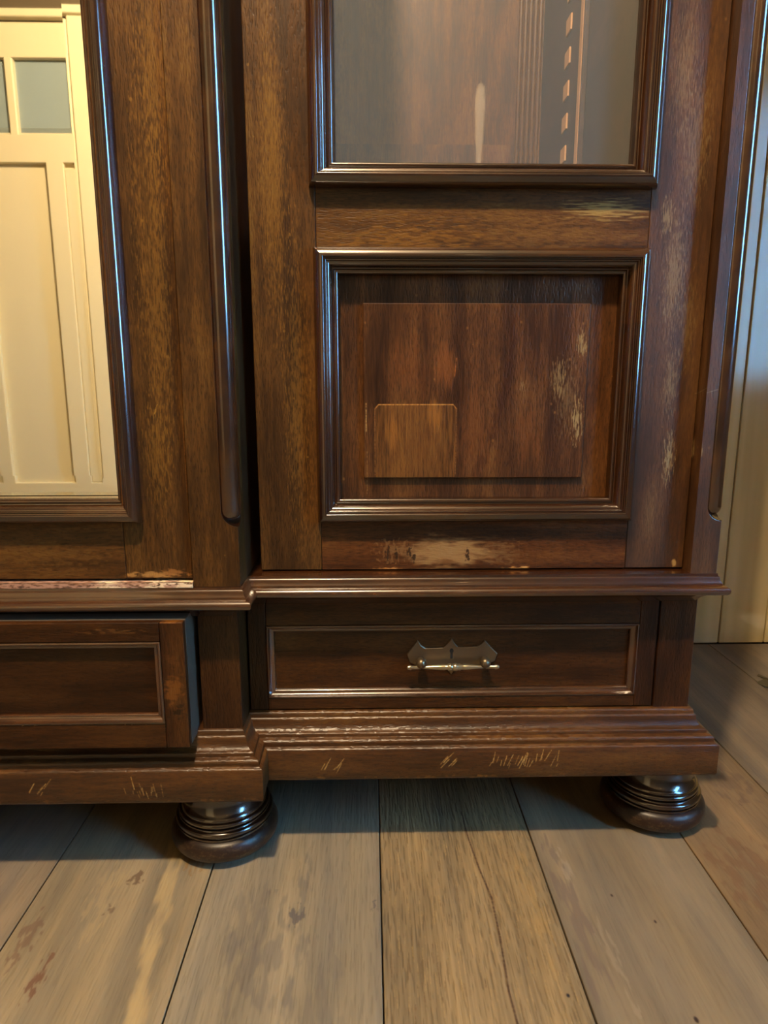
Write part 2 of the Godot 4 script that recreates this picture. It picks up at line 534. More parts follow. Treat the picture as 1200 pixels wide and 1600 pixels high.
func materials() -> void:
	var area := Rect2(-0.46, 0.08, 0.94, 1.0)
	var v := wood(1410, 1500, area, true, 3)
	var beige := Color8(150, 132, 106)
	var pale := Color8(190, 160, 118)
	# worn streaks down the right stile and the raised panel
	for e in [[0.352, 0.822, 0.010, 0.03, 0.8], [0.366, 0.76, 0.018, 0.09, 0.6], [0.386, 0.70, 0.012, 0.07, 0.4], [0.372, 0.63, 0.012, 0.05, 0.6], [0.377, 0.537, 0.010, 0.04, 0.95], [0.358, 0.47, 0.01, 0.05, 0.3], [0.358, 0.98, 0.02, 0.10, 0.45], [0.38, 0.90, 0.02, 0.09, 0.45],
			[0.262, 0.677, 0.008, 0.022, 0.85], [0.235, 0.635, 0.012, 0.035, 0.6], [0.260, 0.585, 0.009, 0.036, 0.95], [0.246, 0.61, 0.02, 0.06, 0.35], [0.19, 0.625, 0.004, 0.012, 0.5]]:
		v.patch(e[0], e[1], e[2], e[3], beige, e[4], 520.0, 60.0, 0.9)
	for e in [[-0.088, 0.62, 0.02, 0.22], [-0.11, 0.85, 0.02, 0.2], [-0.235, 0.75, 0.025, 0.25], [-0.245, 0.55, 0.02, 0.08], [-0.225, 0.95, 0.02, 0.15]]:
		v.patch(e[0], e[1], e[2], e[3], Color8(134, 94, 48), 0.5, 520.0, 60.0, 0.9)
	for e in [[-0.24, 0.82, 0.008, 0.2], [-0.215, 0.7, 0.01, 0.2], [-0.098, 0.75, 0.006, 0.2]]:
		v.patch(e[0], e[1], e[2], e[3], Color8(44, 24, 14), 0.35, 520.0, 40.0, 0.9)
	# orange fleck and dark flame of the raised panel
	v.patch(0.094, 0.65, 0.022, 0.05, Color8(132, 80, 44), 0.6, 260.0, 10.0, 0.3)
	v.patch(0.05, 0.65, 0.05, 0.06, Color8(120, 72, 42), 0.35, 260.0, 10.0, 0.4)
	v.patch(0.13, 0.57, 0.04, 0.10, Color8(118, 72, 42), 0.35, 260.0, 10.0, 0.4)
	v.patch(0.20, 0.56, 0.03, 0.07, Color8(124, 78, 44), 0.4, 260.0, 10.0, 0.4)
	for k in 14:
		var f := k / 13.0
		v.patch(0.176 - 0.04 * f * f, 0.70 - 0.18 * f, 0.008, 0.02, Color8(52, 26, 16), 0.4, 200.0, 40.0, 0.5)
	# square of paler wood at the lower left of the panel, with its scraped outline
	v.block(0.0065, 0.1085, 0.5115, 0.6035, Color8(132, 92, 48), 0.42)
	v.patch(0.028, 0.57, 0.012, 0.045, Color8(156, 106, 54), 0.5, 300.0, 10.0, 0.4)
	v.patch(0.082, 0.59, 0.016, 0.03, Color8(160, 110, 56), 0.5, 300.0, 12.0, 0.4)
	v.patch(0.06, 0.55, 0.03, 0.04, Color8(96, 62, 34), 0.4, 300.0, 14.0, 0.5)
	v.scratch(0.011, 0.6035, 0.104, 0.6035, 0.0011, Color8(196, 150, 92), 0.8)
	v.scratch(0.0065, 0.598, 0.0065, 0.515, 0.0009, Color8(150, 108, 70), 0.6)
	v.scratch(0.1085, 0.598, 0.1085, 0.515, 0.0009, Color8(150, 108, 70), 0.6)
	v.scratch(0.0065, 0.598, 0.011, 0.6035, 0.0009, Color8(190, 140, 90), 0.7)
	v.scratch(0.104, 0.6035, 0.1085, 0.598, 0.0009, Color8(190, 140, 90), 0.7)
	v.scratch(-0.0045, 0.605, -0.0045, 0.57, 0.0011, pale, 0.7)
	v.scratch(-0.0035, 0.545, -0.0035, 0.49, 0.0008, pale, 0.4)
	v.scratch(0.107, 0.66, 0.105, 0.637, 0.0009, Color8(176, 110, 64), 0.8)
	v.scratch(0.404, 0.617, 0.433, 0.6255, 0.0008, Color8(150, 140, 130), 0.9)
	v.patch(0.395, 0.399, 0.006, 0.012, pale, 1.0, 90.0, 60.0, 0.5)
	v.patch(0.408, 0.55, 0.003, 0.02, pale, 0.6, 200.0, 60.0, 0.8)
	for k in 90:
		v.scratch(rng.randf_range(-0.42, 0.44), rng.randf_range(0.4, 1.05), 0.0, 0.0, 0.0, beige, 0.0) if false else v.patch(rng.randf_range(-0.42, 0.44), rng.randf_range(0.4, 1.05), 0.0022, 0.003, Color8(156, 116, 70), 0.5, 50.0, 50.0, 0.4)
	v.scratch(-0.245, 0.595, -0.241, 0.606, 0.0007, Color8(190, 150, 90), 0.9)
	v.scratch(-0.2135, 0.59, -0.213, 0.505, 0.0006, Color8(140, 90, 56), 0.6)

	# rubbed orange patch on the pulled drawer's end
	v.patch(-0.236, 0.270, 0.020, 0.034, Color8(146, 100, 54), 0.9, 90.0, 120.0, 0.35)
	v.patch(-0.230, 0.243, 0.012, 0.014, Color8(44, 32, 24), 0.8, 90.0, 120.0, 0.5)
	v.patch(-0.235, 0.308, 0.016, 0.014, Color8(122, 84, 54), 0.6, 90.0, 120.0, 0.5)
	v.patch(-0.257, 0.4060, 0.055, 0.0065, Color8(168, 122, 92), 1.0, 60.0, 240.0, 0.5)
	v.patch(-0.235, 0.408, 0.030, 0.007, Color8(150, 100, 72), 0.9, 90.0, 200.0, 0.4)
	var h := wood(1410, 1500, area, false, 23)
	# worn rails
	h.patch(0.277, 0.829, 0.070, 0.019, Color8(156, 132, 104), 0.85, 26.0, 420.0, 0.5)
	h.patch(0.20, 0.80, 0.12, 0.03, Color8(126, 92, 58), 0.4, 40.0, 200.0, 0.9)
	h.patch(0.05, 0.79, 0.10, 0.035, Color8(140, 96, 46), 0.5, 40.0, 220.0, 0.9)
	h.patch(0.10, 0.4155, 0.115, 0.036, Color8(156, 134, 108), 0.95, 30.0, 120.0, 0.25)
	h.patch(0.17, 0.4155, 0.035, 0.020, Color8(120, 98, 78), 0.6, 90.0, 160.0, 0.8)
	h.patch(0.03, 0.418, 0.03, 0.018, Color8(130, 106, 84), 0.7, 160.0, 90.0, 1.2)
	for e in [[0.022, 0.415], [0.034, 0.412], [0.05, 0.418], [0.056, 0.409], [0.125, 0.411]]:
		h.patch(e[0], e[1], 0.004, 0.012, Color8(40, 28, 22), 0.8, 220.0, 120.0, 0.8)
	h.patch(0.022, 0.3935, 0.034, 0.004, Color8(186, 142, 98), 1.0, 90.0, 200.0, 0.4)
	h.patch(0.19, 0.3935, 0.036, 0.0045, Color8(204, 166, 118), 1.0, 90.0, 200.0, 0.4)
	h.patch(-0.257, 0.4045, 0.055, 0.0055, Color8(160, 116, 86), 1.0, 60.0, 240.0, 0.5)
	h.patch(-0.23, 0.407, 0.022, 0.006, Color8(140, 92, 66), 0.9, 90.0, 200.0, 0.5)
	h.patch(-0.38, 0.43, 0.1, 0.02, Color8(110, 78, 48), 0.5, 60.0, 160.0, 0.8)
	# rubbed orange patch on the pulled drawer's end, dents
	h.patch(-0.30, 0.344, 0.05, 0.004, Color8(186, 140, 96), 0.4, 60.0, 240.0, 0.9)
	h.patch(0.12, 0.2145, 0.05, 0.006, Color8(30, 20, 14), 0.5, 90.0, 160.0, 0.8)
	# scratches on the plinth
	for e in [[-0.283, 0.13, 0.026], [-0.415, 0.135, 0.012], [0.20, 0.137, 0.05], [-0.058, 0.133, 0.014], [0.10, 0.138, 0.016]]:
		var lean := rng.randf_range(-0.2, 0.9)
		for k in int(e[2] * 520.0):
			var x: float = e[0] + rng.randf_range(-1, 1) * e[2]
			var yy: float = e[1] + rng.randf_range(-0.010, 0.004)
			var l := rng.randf_range(0.004, 0.018)
			var sw := lean + rng.randf_range(-0.25, 0.25)
			h.scratch(x, yy, x + l * sw, yy + l, 0.0010, Color8(190, 164, 134), rng.randf_range(0.4, 0.95))
	for k in 40:
		h.patch(rng.randf_range(-0.42, 0.46), rng.randf_range(0.113, 0.118), 0.010, 0.003, Color8(150, 106, 66), 0.5, 90.0, 90.0, 0.9)

	var vp := v.picture()
	var vr := v.relief(0.6)
	var hp := h.picture()
	var hr := h.relief(0.6)
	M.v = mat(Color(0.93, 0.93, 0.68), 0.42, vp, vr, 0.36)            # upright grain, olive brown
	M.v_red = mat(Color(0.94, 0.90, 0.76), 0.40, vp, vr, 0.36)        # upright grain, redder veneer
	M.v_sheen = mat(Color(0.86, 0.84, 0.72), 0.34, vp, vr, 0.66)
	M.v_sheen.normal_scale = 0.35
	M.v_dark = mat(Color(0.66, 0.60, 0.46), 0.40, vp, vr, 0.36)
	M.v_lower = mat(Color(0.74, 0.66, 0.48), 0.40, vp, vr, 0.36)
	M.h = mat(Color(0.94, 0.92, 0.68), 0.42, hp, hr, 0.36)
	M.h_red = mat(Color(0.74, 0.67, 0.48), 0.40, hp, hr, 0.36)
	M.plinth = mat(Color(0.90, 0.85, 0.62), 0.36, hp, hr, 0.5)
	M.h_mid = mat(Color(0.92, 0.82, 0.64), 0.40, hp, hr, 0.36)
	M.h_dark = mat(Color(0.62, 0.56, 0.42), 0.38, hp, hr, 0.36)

	# mouldings: dark polished wood, grain along their length
	var mt := wood(512, 128, Rect2(0, 0, 1, 1), false, 51)
	var mp := mt.picture()
	M.mould = polished(mat(Color(0.66, 0.60, 0.52), 0.19, mp, null, 0.72))
	M.mould_worn = polished(mat(Color(0.80, 0.72, 0.58), 0.24, mp, null, 0.68))
	M.foot = polished(mat(Color(0.44, 0.40, 0.36), 0.2, mp, null, 0.7))

	var ft := wood(256, 128, Rect2(0, 0, 1, 1), false, 57)
	for k in 900:
		ft.patch(rng.randf(), rng.randf(), rng.randf_range(0.006, 0.05), rng.randf_range(0.006, 0.03), Color8(150, 132, 106), rng.randf_range(0.1, 0.5), 60.0, 60.0, 0.6)
	M.foot_base = mat(Color(0.66, 0.64, 0.58), 0.40, ft.picture(), null, 0.5)
	# the waist moulding carries worn strips of bare wood: u along the wardrobe, v round its profile
	var lw := wood(1410, 96, Rect2(-0.46, 0.0, 0.94, 0.06), false, 71)
	lw.up = false
	for e in [[-0.02, 0.053, 0.10, 0.012, 0.9], [0.09, 0.053, 0.12, 0.012, 0.7], [0.22, 0.053, 0.07, 0.010, 0.9], [0.33, 0.053, 0.06, 0.010, 0.5]]:
		lw.patch(e[0], e[1] - 0.003, e[2], e[3], Color8(140, 98, 60), e[4] * 0.7, 60.0, 160.0, 0.8)
	for k in 26:
		lw.patch(rng.randf_range(-0.44, 0.44), rng.randf_range(0.01, 0.058), rng.randf_range(0.002, 0.010), 0.002, Color8(150, 108, 70), rng.randf_range(0.2, 0.6), 90.0, 200.0, 0.6)
	M.waist = polished(mat(Color(0.70, 0.60, 0.45), 0.24, lw.picture(), null, 0.7))

	var bare := wood(1400, 24, Rect2(-0.46, 0.387, 0.94, 0.014), false, 77)
	for k in 130:
		var x: float = rng.randf_range(-0.46, -0.205)
		var on := x > -0.32
		bare.patch(x, rng.randf_range(0.390, 0.399), rng.randf_range(0.006, 0.030), rng.randf_range(0.002, 0.007), Color8(232, 206, 164) if (k % 3 and on) else Color8(170, 128, 104), 0.9 if on else 0.55, 90.0, 260.0, 0.6)
	M.bare = mat(Color(1, 1, 1), 0.7, bare.picture())
	M.inside = mat(Color(1.0, 0.92, 0.66), 0.4, vp, null, 0.4)
	M.drawer_raw = mat(Color8(78, 68, 56), 0.6)
	M.inside_dark = mat(Color(0.62, 0.52, 0.50), 0.5, mp)
	M.pale_wood = mat(Color8(186, 140, 98), 0.6)
	M.brass = mat(Color8(112, 98, 78), 0.36)
	M.brass.metallic = 0.85
	M.brass_bright = mat(Color8(176, 166, 140), 0.28)
	M.brass_bright.metallic = 0.9
	M.black = mat(Color8(10, 8, 7), 0.9)
	M.mirror = mat(Color(0.93, 0.93, 0.88), 0.015)
	M.mirror.metallic = 1.0
	M.glass = mat(Color(0.9, 0.92, 0.9, 0.05), 0.03, null, null, 0.29)
	M.glass.transparency = BaseMaterial3D.TRANSPARENCY_ALPHA

	var fl := floor_picture()
	M.plank = mat(Color(0.84, 0.84, 0.84), 0.55, fl.picture(), fl.relief(0.8), 0.4)
	M.plank_edge = mat(Color8(60, 48, 38), 0.8)
	M.board = StandardMaterial3D.new()
	M.board.albedo_color = Color8(230, 210, 158)
	M.board.roughness = 0.14
	M.board.metallic_specular = 0.72
	var bt := Tex.streaks(256, 512, 16, true, 0.08, 91, 3)
	var bi := Image.create_from_data(256, 512, false, Image.FORMAT_L8, bt)
	bi.convert(Image.FORMAT_RGB8)
	for yy in 512:
		for xx in 256:
			var g := bi.get_pixel(xx, yy).r
			bi.set_pixel(xx, yy, Color(0.84 + 0.16 * g, 0.82 + 0.18 * g, 0.78 + 0.22 * g))
	M.board.albedo_texture = ImageTexture.create_from_image(bi)
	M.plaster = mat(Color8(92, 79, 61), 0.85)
	M.ceiling = mat(Color8(132, 122, 104), 0.9)
	M.cream = mat(Color8(226, 214, 180), 0.42)
	M.frost = mat(Color(0.60, 0.66, 0.68, 0.9), 0.35)
	M.frost.transparency = BaseMaterial3D.TRANSPARENCY_ALPHA
	M.white_paint = mat(Color8(232, 230, 222), 0.4)

# ------------------------------------------------------------------ the room
func room() -> void:
	# floor: a dark sub-floor with the oak planks on it
	var f := structure("floor", bx(-2.48, 2.1, -0.08, -0.022, -0.80, 3.1, 0.0), M.plank_edge, "wide old oak plank floor, grey brown, running away under the wardrobe", "floor")
	var xs := PLANKS.duplicate()
	while xs[0] > -2.3:
		xs.push_front(xs[0] - 0.205)
	while xs[-1] < 1.9:
		xs.append(xs[-1] + 0.2)
	for i in xs.size() - 1:
		var lift := rng.randf_range(-0.0006, 0.0006)
		var b := MB.new()
		b.area = Rect2(-0.68, 0.72 - 1.28, 1.68, 1.28)
		b.box(Vector3(maxf(xs[i], -2.38) + 0.0007, -0.024, -0.695), Vector3(minf(xs[i + 1], 1.98) - 0.0007, lift, 2.38), 0.0012)
		for k in b.v.size():      # laid out over the floor: u along x, v along z
			b.t[k] = Vector2((b.v[k].x + 0.68) / 1.68, (b.v[k].z + 0.72) / 1.28)
		part("plank", b.done(), M.plank, f)
	# the wall behind the wardrobe, clad in upright painted boards
	var wb := structure("wall_back", bx(-2.4, 2.0, -0.02, 2.75, -0.80, -0.715, 0.0), M.plaster, "wall of upright cream boards behind the wardrobe", "wall")
	var x := -2.29
	var at := [0.742, 0.857, 0.968, 1.08]
	while x < 0.64:
		part("board", board(x + 0.001, x + 0.111), M.board, wb)
		x += 0.112
	for k in 11:
		var a: float = 0.742 + k * 0.1135
		part("board", board(a - 0.1125 if k else x + 0.001, a - 0.0005), M.board, wb)
	structure("wall_left", bx(-2.48, -2.38, -0.02, 2.75, -0.80, 3.1, 0.0), M.plaster, "plain cream plaster wall at the left end of the room", "wall")
	structure("ceiling", bx(-2.48, 2.1, 2.70, 2.80, -0.80, 3.1, 0.0), M.ceiling, "flat off-white ceiling over the room", "ceiling")
	# right wall with its window opening
	var z0 := 0.99
	var z1 := 1.51
	var y0 := 0.62
	var y1 := 2.08
	var wr := MB.new()
	wr.box(Vector3(1.9, -0.02, -0.8), Vector3(2.1, 2.75, z0), 0.0)
	wr.box(Vector3(1.9, -0.02, z1), Vector3(2.1, 2.75, 3.1), 0.0)
	wr.box(Vector3(1.9, -0.02, z0), Vector3(2.1, y0, z1), 0.0)
	wr.box(Vector3(1.9, y1, z0), Vector3(2.1, 2.75, z1), 0.0)
	structure("wall_right", wr.done(), M.plaster, "cream plaster wall with the window at the right end of the room", "wall")
	var win := structure("window_1", bx(1.97, 2.03, y0, y0 + 0.05, z0, z1, 0.004), M.white_paint, "two-leaved white window letting in blue daylight from the right", "window")
	part("frame", bx(1.97, 2.03, y1 - 0.05, y1, z0, z1, 0.004), M.white_paint, win)
	for z in [z0 + 0.025, (z0 + z1) / 2.0, z1 - 0.025]:
		part("frame", bx(1.97, 2.03, y0, y1, z - 0.025, z + 0.025, 0.004), M.white_paint, win)
	for k in 2:
		var za := z0 + 0.05 + k * (z1 - z0) / 2.0
		part("pane", bx(1.998, 2.002, y0 + 0.05, y1 - 0.05, za - 0.01, za + (z1 - z0) / 2.0 - 0.06, 0.0), M.glass, win)
	# front wall, behind the camera, with the cream door that the mirror shows
	var wf := MB.new()
	wf.box(Vector3(-2.48, -0.02, 2.26), Vector3(-2.06, 2.75, 2.42), 0.0)
	wf.box(Vector3(-1.10, -0.02, 2.26), Vector3(2.1, 2.75, 2.42), 0.0)
	wf.box(Vector3(-2.06, 2.045, 2.26), Vector3(-1.10, 2.75, 2.42), 0.0)
	structure("wall_front", wf.done(), M.plaster, "cream plaster wall behind the camera, round the panelled door", "wall")
	structure("trim_1", bx(-2.18, -0.96, 2.05, 2.085, 2.225, 2.262, 0.008), M.cream, "cream head moulding over the panelled door", "trim")
	for e in [[-1.105, -1.02], [-2.14, -2.055]]:
		structure(numbered("trim_2", self), bx(e[0], e[1], 0.0, 2.05, 2.235, 2.262, 0.006), M.cream, "cream upright door casing at the %s of the panelled door" % ("handle side" if e[0] < -2.0 else "hinge side"), "trim")
	structure("wall_hall", bx(-2.48, 2.1, -0.02, 2.75, 3.0, 3.1, 0.0), M.plaster, "hall wall behind the panelled door", "wall")
	door()

func board(x0: float, x1: float) -> ArrayMesh:
	var b := MB.new()
	b.area = Rect2(-0.46 + rng.randf() * 0.5, -0.05, 1.2, 2.9)
	b.box(Vector3(x0, 0.0, -0.716), Vector3(x1, 2.74, -0.698), 0.003)
	return b.done()

func door() -> void:
	var zf := 2.24
	var d := structure("door_1", bx(-2.05, -1.106, 0.01, 2.04, zf + 0.022, zf + 0.040, 0.001), M.cream, "cream panelled door with small frosted panes, seen in the wardrobe's mirror", "door")
	# leaf: stiles, rails and muntins in front of a thin core whose upper part is glazed
	var mesh := MB.new()
	for e in [[-2.05, -1.106, 0.01, 1.66]]:
		mesh.box(Vector3(e[0], e[2], zf + 0.022), Vector3(e[1], e[3], zf + 0.040), 0.001)
	d.mesh = mesh.done()
	for e in [[-2.05, -1.935], [-1.66, -1.60], [-1.334, -1.26], [-1.215, -1.106]]:
		part("stile", bx(e[0], e[1], 0.01, 1.53, zf, zf + 0.022, 0.005), M.cream, d)
	part("bead", bx(-1.26, -1.215, 0.1, 1.50, zf + 0.006, zf + 0.022, 0.004), M.cream, d)
	part("bottom_rail", bx(-2.05, -1.106, 0.01, 0.1, zf, zf + 0.0215, 0.005), M.cream, d)
	part("lock_rail", bx(-2.05, -1.106, 1.52, 1.63, zf, zf + 0.04, 0.005), M.cream, d)
	part("top_rail", bx(-2.05, -1.106, 1.91, 2.04, zf, zf + 0.04, 0.005), M.cream, d)
	for e in [[-2.05, -1.925], [-1.715, -1.675], [-1.468, -1.43], [-1.215, -1.106]]:
		part("muntin", bx(e[0], e[1], 1.62, 1.92, zf, zf + 0.04, 0.008), M.cream, d)
	for e in [[-1.93, -1.71], [-1.68, -1.46], [-1.437, -1.21]]:
		part("pane", bx(e[0], e[1], 1.62, 1.92, zf + 0.022, zf + 0.027, 0.0), M.frost, d, "frosted grey blue pane")
		part("glazing_bead", bx(e[0], e[1], 1.62, 1.637, zf + 0.010, zf + 0.022, 0.004), M.cream, d)
	var knob := part("knob", MB.new().lathe(PackedVector2Array([Vector2(0.0, 0.06), Vector2(0.018, 0.055), Vector2(0.024, 0.04), Vector2(0.018, 0.025), Vector2(0.008, 0.02), Vector2(0.008, 0.0)]), Vector3(-1.99, 1.0, zf), Vector3(0, 0, -1), 20).done(), M.brass_bright, d)
	knob.set_meta("label", "small brass knob")

# ------------------------------------------------------------------ the wardrobe
# outer roll, fillet, reed, cove, groove and inner bead; (inwards, proud)
func bolection(wide: float, proud: float, sunk: float) -> PackedVector2Array:
	var q := PackedVector2Array([Vector2(0, 0), Vector2(0.0, 0.06)])
	for k in 6:      # broad outer ovolo
		var a := deg_to_rad(180.0 - k * 16.0)
		q.append(Vector2(0.34 + 0.34 * cos(a), 0.10 + 0.86 * sin(a)))
	for k in 4:      # crest
		var a := deg_to_rad(100.0 - k * 32.0)
		q.append(Vector2(0.375 + 0.055 * cos(a), 0.91 + 0.09 * sin(a)))
	q.append_array([Vector2(0.435, 0.80), Vector2(0.465, 0.79), Vector2(0.475, 0.72)])
	for k in 5:      # reed
		var a := deg_to_rad(130.0 - k * 26.0)
		q.append(Vector2(0.50 + 0.04 * cos(a), 0.62 + 0.10 * sin(a)))
	q.append(Vector2(0.555, 0.54))
	for k in 5:      # ovolo falling to the groove
		var a := deg_to_rad(78.0 - k * 19.0)
		q.append(Vector2(0.555 + 0.185 * cos(a), 0.54 - 0.54 * (1.0 - sin(a))))
	q.append_array([Vector2(0.750, -0.12), Vector2(0.79, -0.14)])
	var r := PackedVector2Array()
	for e in q:
		r.append(Vector2(e.x * wide, e.y * proud))
	for k in 6:
		var a := deg_to_rad(180.0 - k * 32.0)
		r.append(Vector2(wide * (0.885 + 0.095 * cos(a)), -proud * 0.14 + wide * 0.095 * sin(a)))
	r.append(Vector2(wide * 0.985, sunk))
	r.append(Vector2(wide, sunk))
	return r

# a corner post: upright box whose outer front corner is cut back above a rounded stop, with a polished bead laid in the cut
func post(x0: float, x1: float, y0: float, y1: float, z0: float, z1: float, stop: float, m: Material, under: Node3D) -> MeshInstance3D:
	var r := 0.0185
	var b := MB.new()
	var sc := MB.new()
	var seg := 14
	# plan of the cut: a quarter circle about the corner, concave
	var cut: Array[Vector2] = []
	for k in seg + 1:
		var a := PI / 2.0 * k / seg
		cut.append(Vector2(x1 - r * cos(a), z1 - r * sin(a)))
	var yt := y1
	var ym := stop + r
	# front and side faces beside the cut, and the softened edges between
	var f := 0.0014
	b.flat(Vector3(x0, y0, z1), Vector3(x1 - r - f, y0, z1), Vector3(x1 - r - f, yt, z1), Vector3(x0, yt, z1), Vector3(0, 0, 1))
	b.flat(Vector3(x1, y0, z0), Vector3(x1, y0, z1 - r - f), Vector3(x1, yt, z1 - r - f), Vector3(x1, yt, z0), Vector3(1, 0, 0))
	b.flat(Vector3(x0, y0, z0), Vector3(x0, y0, z1), Vector3(x0, yt, z1), Vector3(x0, yt, z0), Vector3(-1, 0, 0))
	sc.quad(Vector3(x1 - r - f, ym, z1), Vector3(x1 - r, ym, z1 - f), Vector3(x1 - r, yt, z1 - f), Vector3(x1 - r - f, yt, z1), Vector3(0, 0, 1), Vector3(1, 0, 0), Vector3(1, 0, 0), Vector3(0, 0, 1))
	sc.quad(Vector3(x1, ym, z1 - r - f), Vector3(x1 - f, ym, z1 - r), Vector3(x1 - f, yt, z1 - r), Vector3(x1, yt, z1 - r - f), Vector3(1, 0, 0), Vector3(0, 0, 1), Vector3(0, 0, 1), Vector3(1, 0, 0))
	for k in seg:
		var n0 := Vector3(x1 - cut[k].x, 0, z1 - cut[k].y).normalized()
		var n1 := Vector3(x1 - cut[k + 1].x, 0, z1 - cut[k + 1].y).normalized()
		sc.quad(Vector3(cut[k].x, ym, cut[k].y), Vector3(cut[k + 1].x, ym, cut[k + 1].y), Vector3(cut[k + 1].x, yt, cut[k + 1].y), Vector3(cut[k].x, yt, cut[k].y), n0, n1, n1, n0)
	# the stop: a quarter of a ball hollowed out below, and square corner under it
	for j in 8:
		var e0 := PI / 2.0 * j / 8.0
		var e1 := PI / 2.0 * (j + 1) / 8.0
		for k in seg:
			var pts := []
			for q in [[e0, k], [e0, k + 1], [e1, k + 1], [e1, k]]:
				var a: float = PI / 2.0 * q[1] / seg
				pts.append(Vector3(x1 - r * cos(q[0]) * cos(a), ym - r * sin(q[0]), z1 - r * cos(q[0]) * sin(a)))
			var o := Vector3(x1, ym, z1)
			sc.quad(pts[0], pts[1], pts[2], pts[3], (o - pts[0]).normalized(), (o - pts[1]).normalized(), (o - pts[2]).normalized(), (o - pts[3]).normalized())
		# front and side faces beside the stop, with the same softened edge
		var w := r + f
		var fa := Vector3(x1 - w * cos(e0), ym - w * sin(e0), z1)
		var fb := Vector3(x1 - w * cos(e1), ym - w * sin(e1), z1)
		var ga := Vector3(x1 - r * cos(e0), ym - r * sin(e0), z1 - f)
		var gb := Vector3(x1 - r * cos(e1), ym - r * sin(e1), z1 - f)
		b.flat(Vector3(x1 - w, fa.y, z1), fa, fb, Vector3(x1 - w, fb.y, z1), Vector3(0, 0, 1))
		sc.quad(fa, ga, gb, fb, Vector3(0, 0, 1), Vector3(cos(e0), sin(e0), 0), Vector3(cos(e1), sin(e1), 0), Vector3(0, 0, 1))
		fa = Vector3(x1, ym - w * sin(e0), z1 - w * cos(e0))
		fb = Vector3(x1, ym - w * sin(e1), z1 - w * cos(e1))
		ga = Vector3(x1 - f, ym - r * sin(e0), z1 - r * cos(e0))
		gb = Vector3(x1 - f, ym - r * sin(e1), z1 - r * cos(e1))
		b.flat(Vector3(x1, fa.y, z1 - w), fa, fb, Vector3(x1, fb.y, z1 - w), Vector3(1, 0, 0))
		sc.quad(fa, ga, gb, fb, Vector3(1, 0, 0), Vector3(0, sin(e0), cos(e0)), Vector3(0, sin(e1), cos(e1)), Vector3(1, 0, 0))
	var under_stop := ym - r - f
	b.flat(Vector3(x1 - r - f, y0, z1), Vector3(x1 - 0.001, y0, z1), Vector3(x1 - 0.001, under_stop, z1), Vector3(x1 - r - f, under_stop, z1), Vector3(0, 0, 1))
	b.flat(Vector3(x1, y0, z1 - r - f), Vector3(x1, y0, z1 - 0.001), Vector3(x1, under_stop, z1 - 0.001), Vector3(x1, under_stop, z1 - r - f), Vector3(1, 0, 0))
	b.quad(Vector3(x1 - 0.001, y0, z1), Vector3(x1, y0, z1 - 0.001), Vector3(x1, under_stop, z1 - 0.001), Vector3(x1 - 0.001, under_stop, z1), Vector3(0, 0, 1), Vector3(1, 0, 0), Vector3(1, 0, 0), Vector3(0, 0, 1))
	b.flat(Vector3(x0, yt, z0), Vector3(x1, yt, z0), Vector3(x1, yt, z1), Vector3(x0, yt, z1), Vector3.UP)
	b.flat(Vector3(x0, y0, z0), Vector3(x1, y0, z0), Vector3(x1, y0, z1), Vector3(x0, y0, z1), Vector3.DOWN)
	b.flat(Vector3(x0, y0, z0), Vector3(x1, y0, z0), Vector3(x1, yt, z0), Vector3(x0, yt, z0), Vector3(0, 0, -1))
	var o := part("pilaster", b.done(), m, under)
	part("scallop", sc.done(), M.mould, o, "polished hollow round the bead")
	# bead: a round rod with a domed foot
	var pf := PackedVector2Array()
	var rb := 0.0126
	for k in 7:
		var a := -PI / 2.0 + PI / 2.0 * k / 6.0
		pf.append(Vector2(rb * cos(a), rb * sin(a)))
	pf.append(Vector2(rb, yt - ym))
	part("bead", MB.new().lathe(pf, Vector3(x1 - 0.0106, ym - 0.001, z1 - 0.0106), Vector3.UP, 40).done(), M.mould, o, "polished round bead in the stopped corner")
	return o

func ring(q: PackedVector2Array, r: float, y: float, out: float, high: float) -> void:
	for k in 8:
		var a := deg_to_rad(80.0 - k * 22.8)
		q.append(Vector2(r + out * cos(a), y + high * sin(a)))

func foot_profile() -> PackedVector2Array:
	var q := PackedVector2Array([Vector2(0.0, 0.114), Vector2(0.0475, 0.114), Vector2(0.0475, 0.104), Vector2(0.0465, 0.100)])
	for k in 9:      # cove widening downwards
		var a := deg_to_rad(k * 9.5)
		q.append(Vector2(0.0465 + 0.0125 * (1.0 - cos(a)), 0.099 - 0.034 * sin(a)))
	q.append_array([Vector2(0.0580, 0.0640), Vector2(0.0585, 0.0620)])
	ring(q, 0.0575, 0.0575, 0.0048, 0.0042)
	q.append_array([Vector2(0.0615, 0.0530), Vector2(0.0618, 0.0515)])
	ring(q, 0.0615, 0.0465, 0.0050, 0.0046)
	q.append_array([Vector2(0.0650, 0.0410), Vector2(0.0652, 0.0390)])
	return q

func foot_base() -> PackedVector2Array:
	var q := PackedVector2Array([Vector2(0.0, 0.0390), Vector2(0.0655, 0.0390)])
	for k in 10:     # wide low flange
		var a := deg_to_rad(82.0 - k * 17.0)
		q.append(Vector2(0.0630 + 0.0105 * cos(a), 0.0235 + 0.0145 * sin(a)))
	q.append_array([Vector2(0.0570, 0.0080), Vector2(0.0530, 0.0065), Vector2(0.0525, 0.0), Vector2(0.0, 0.0)])
	return q

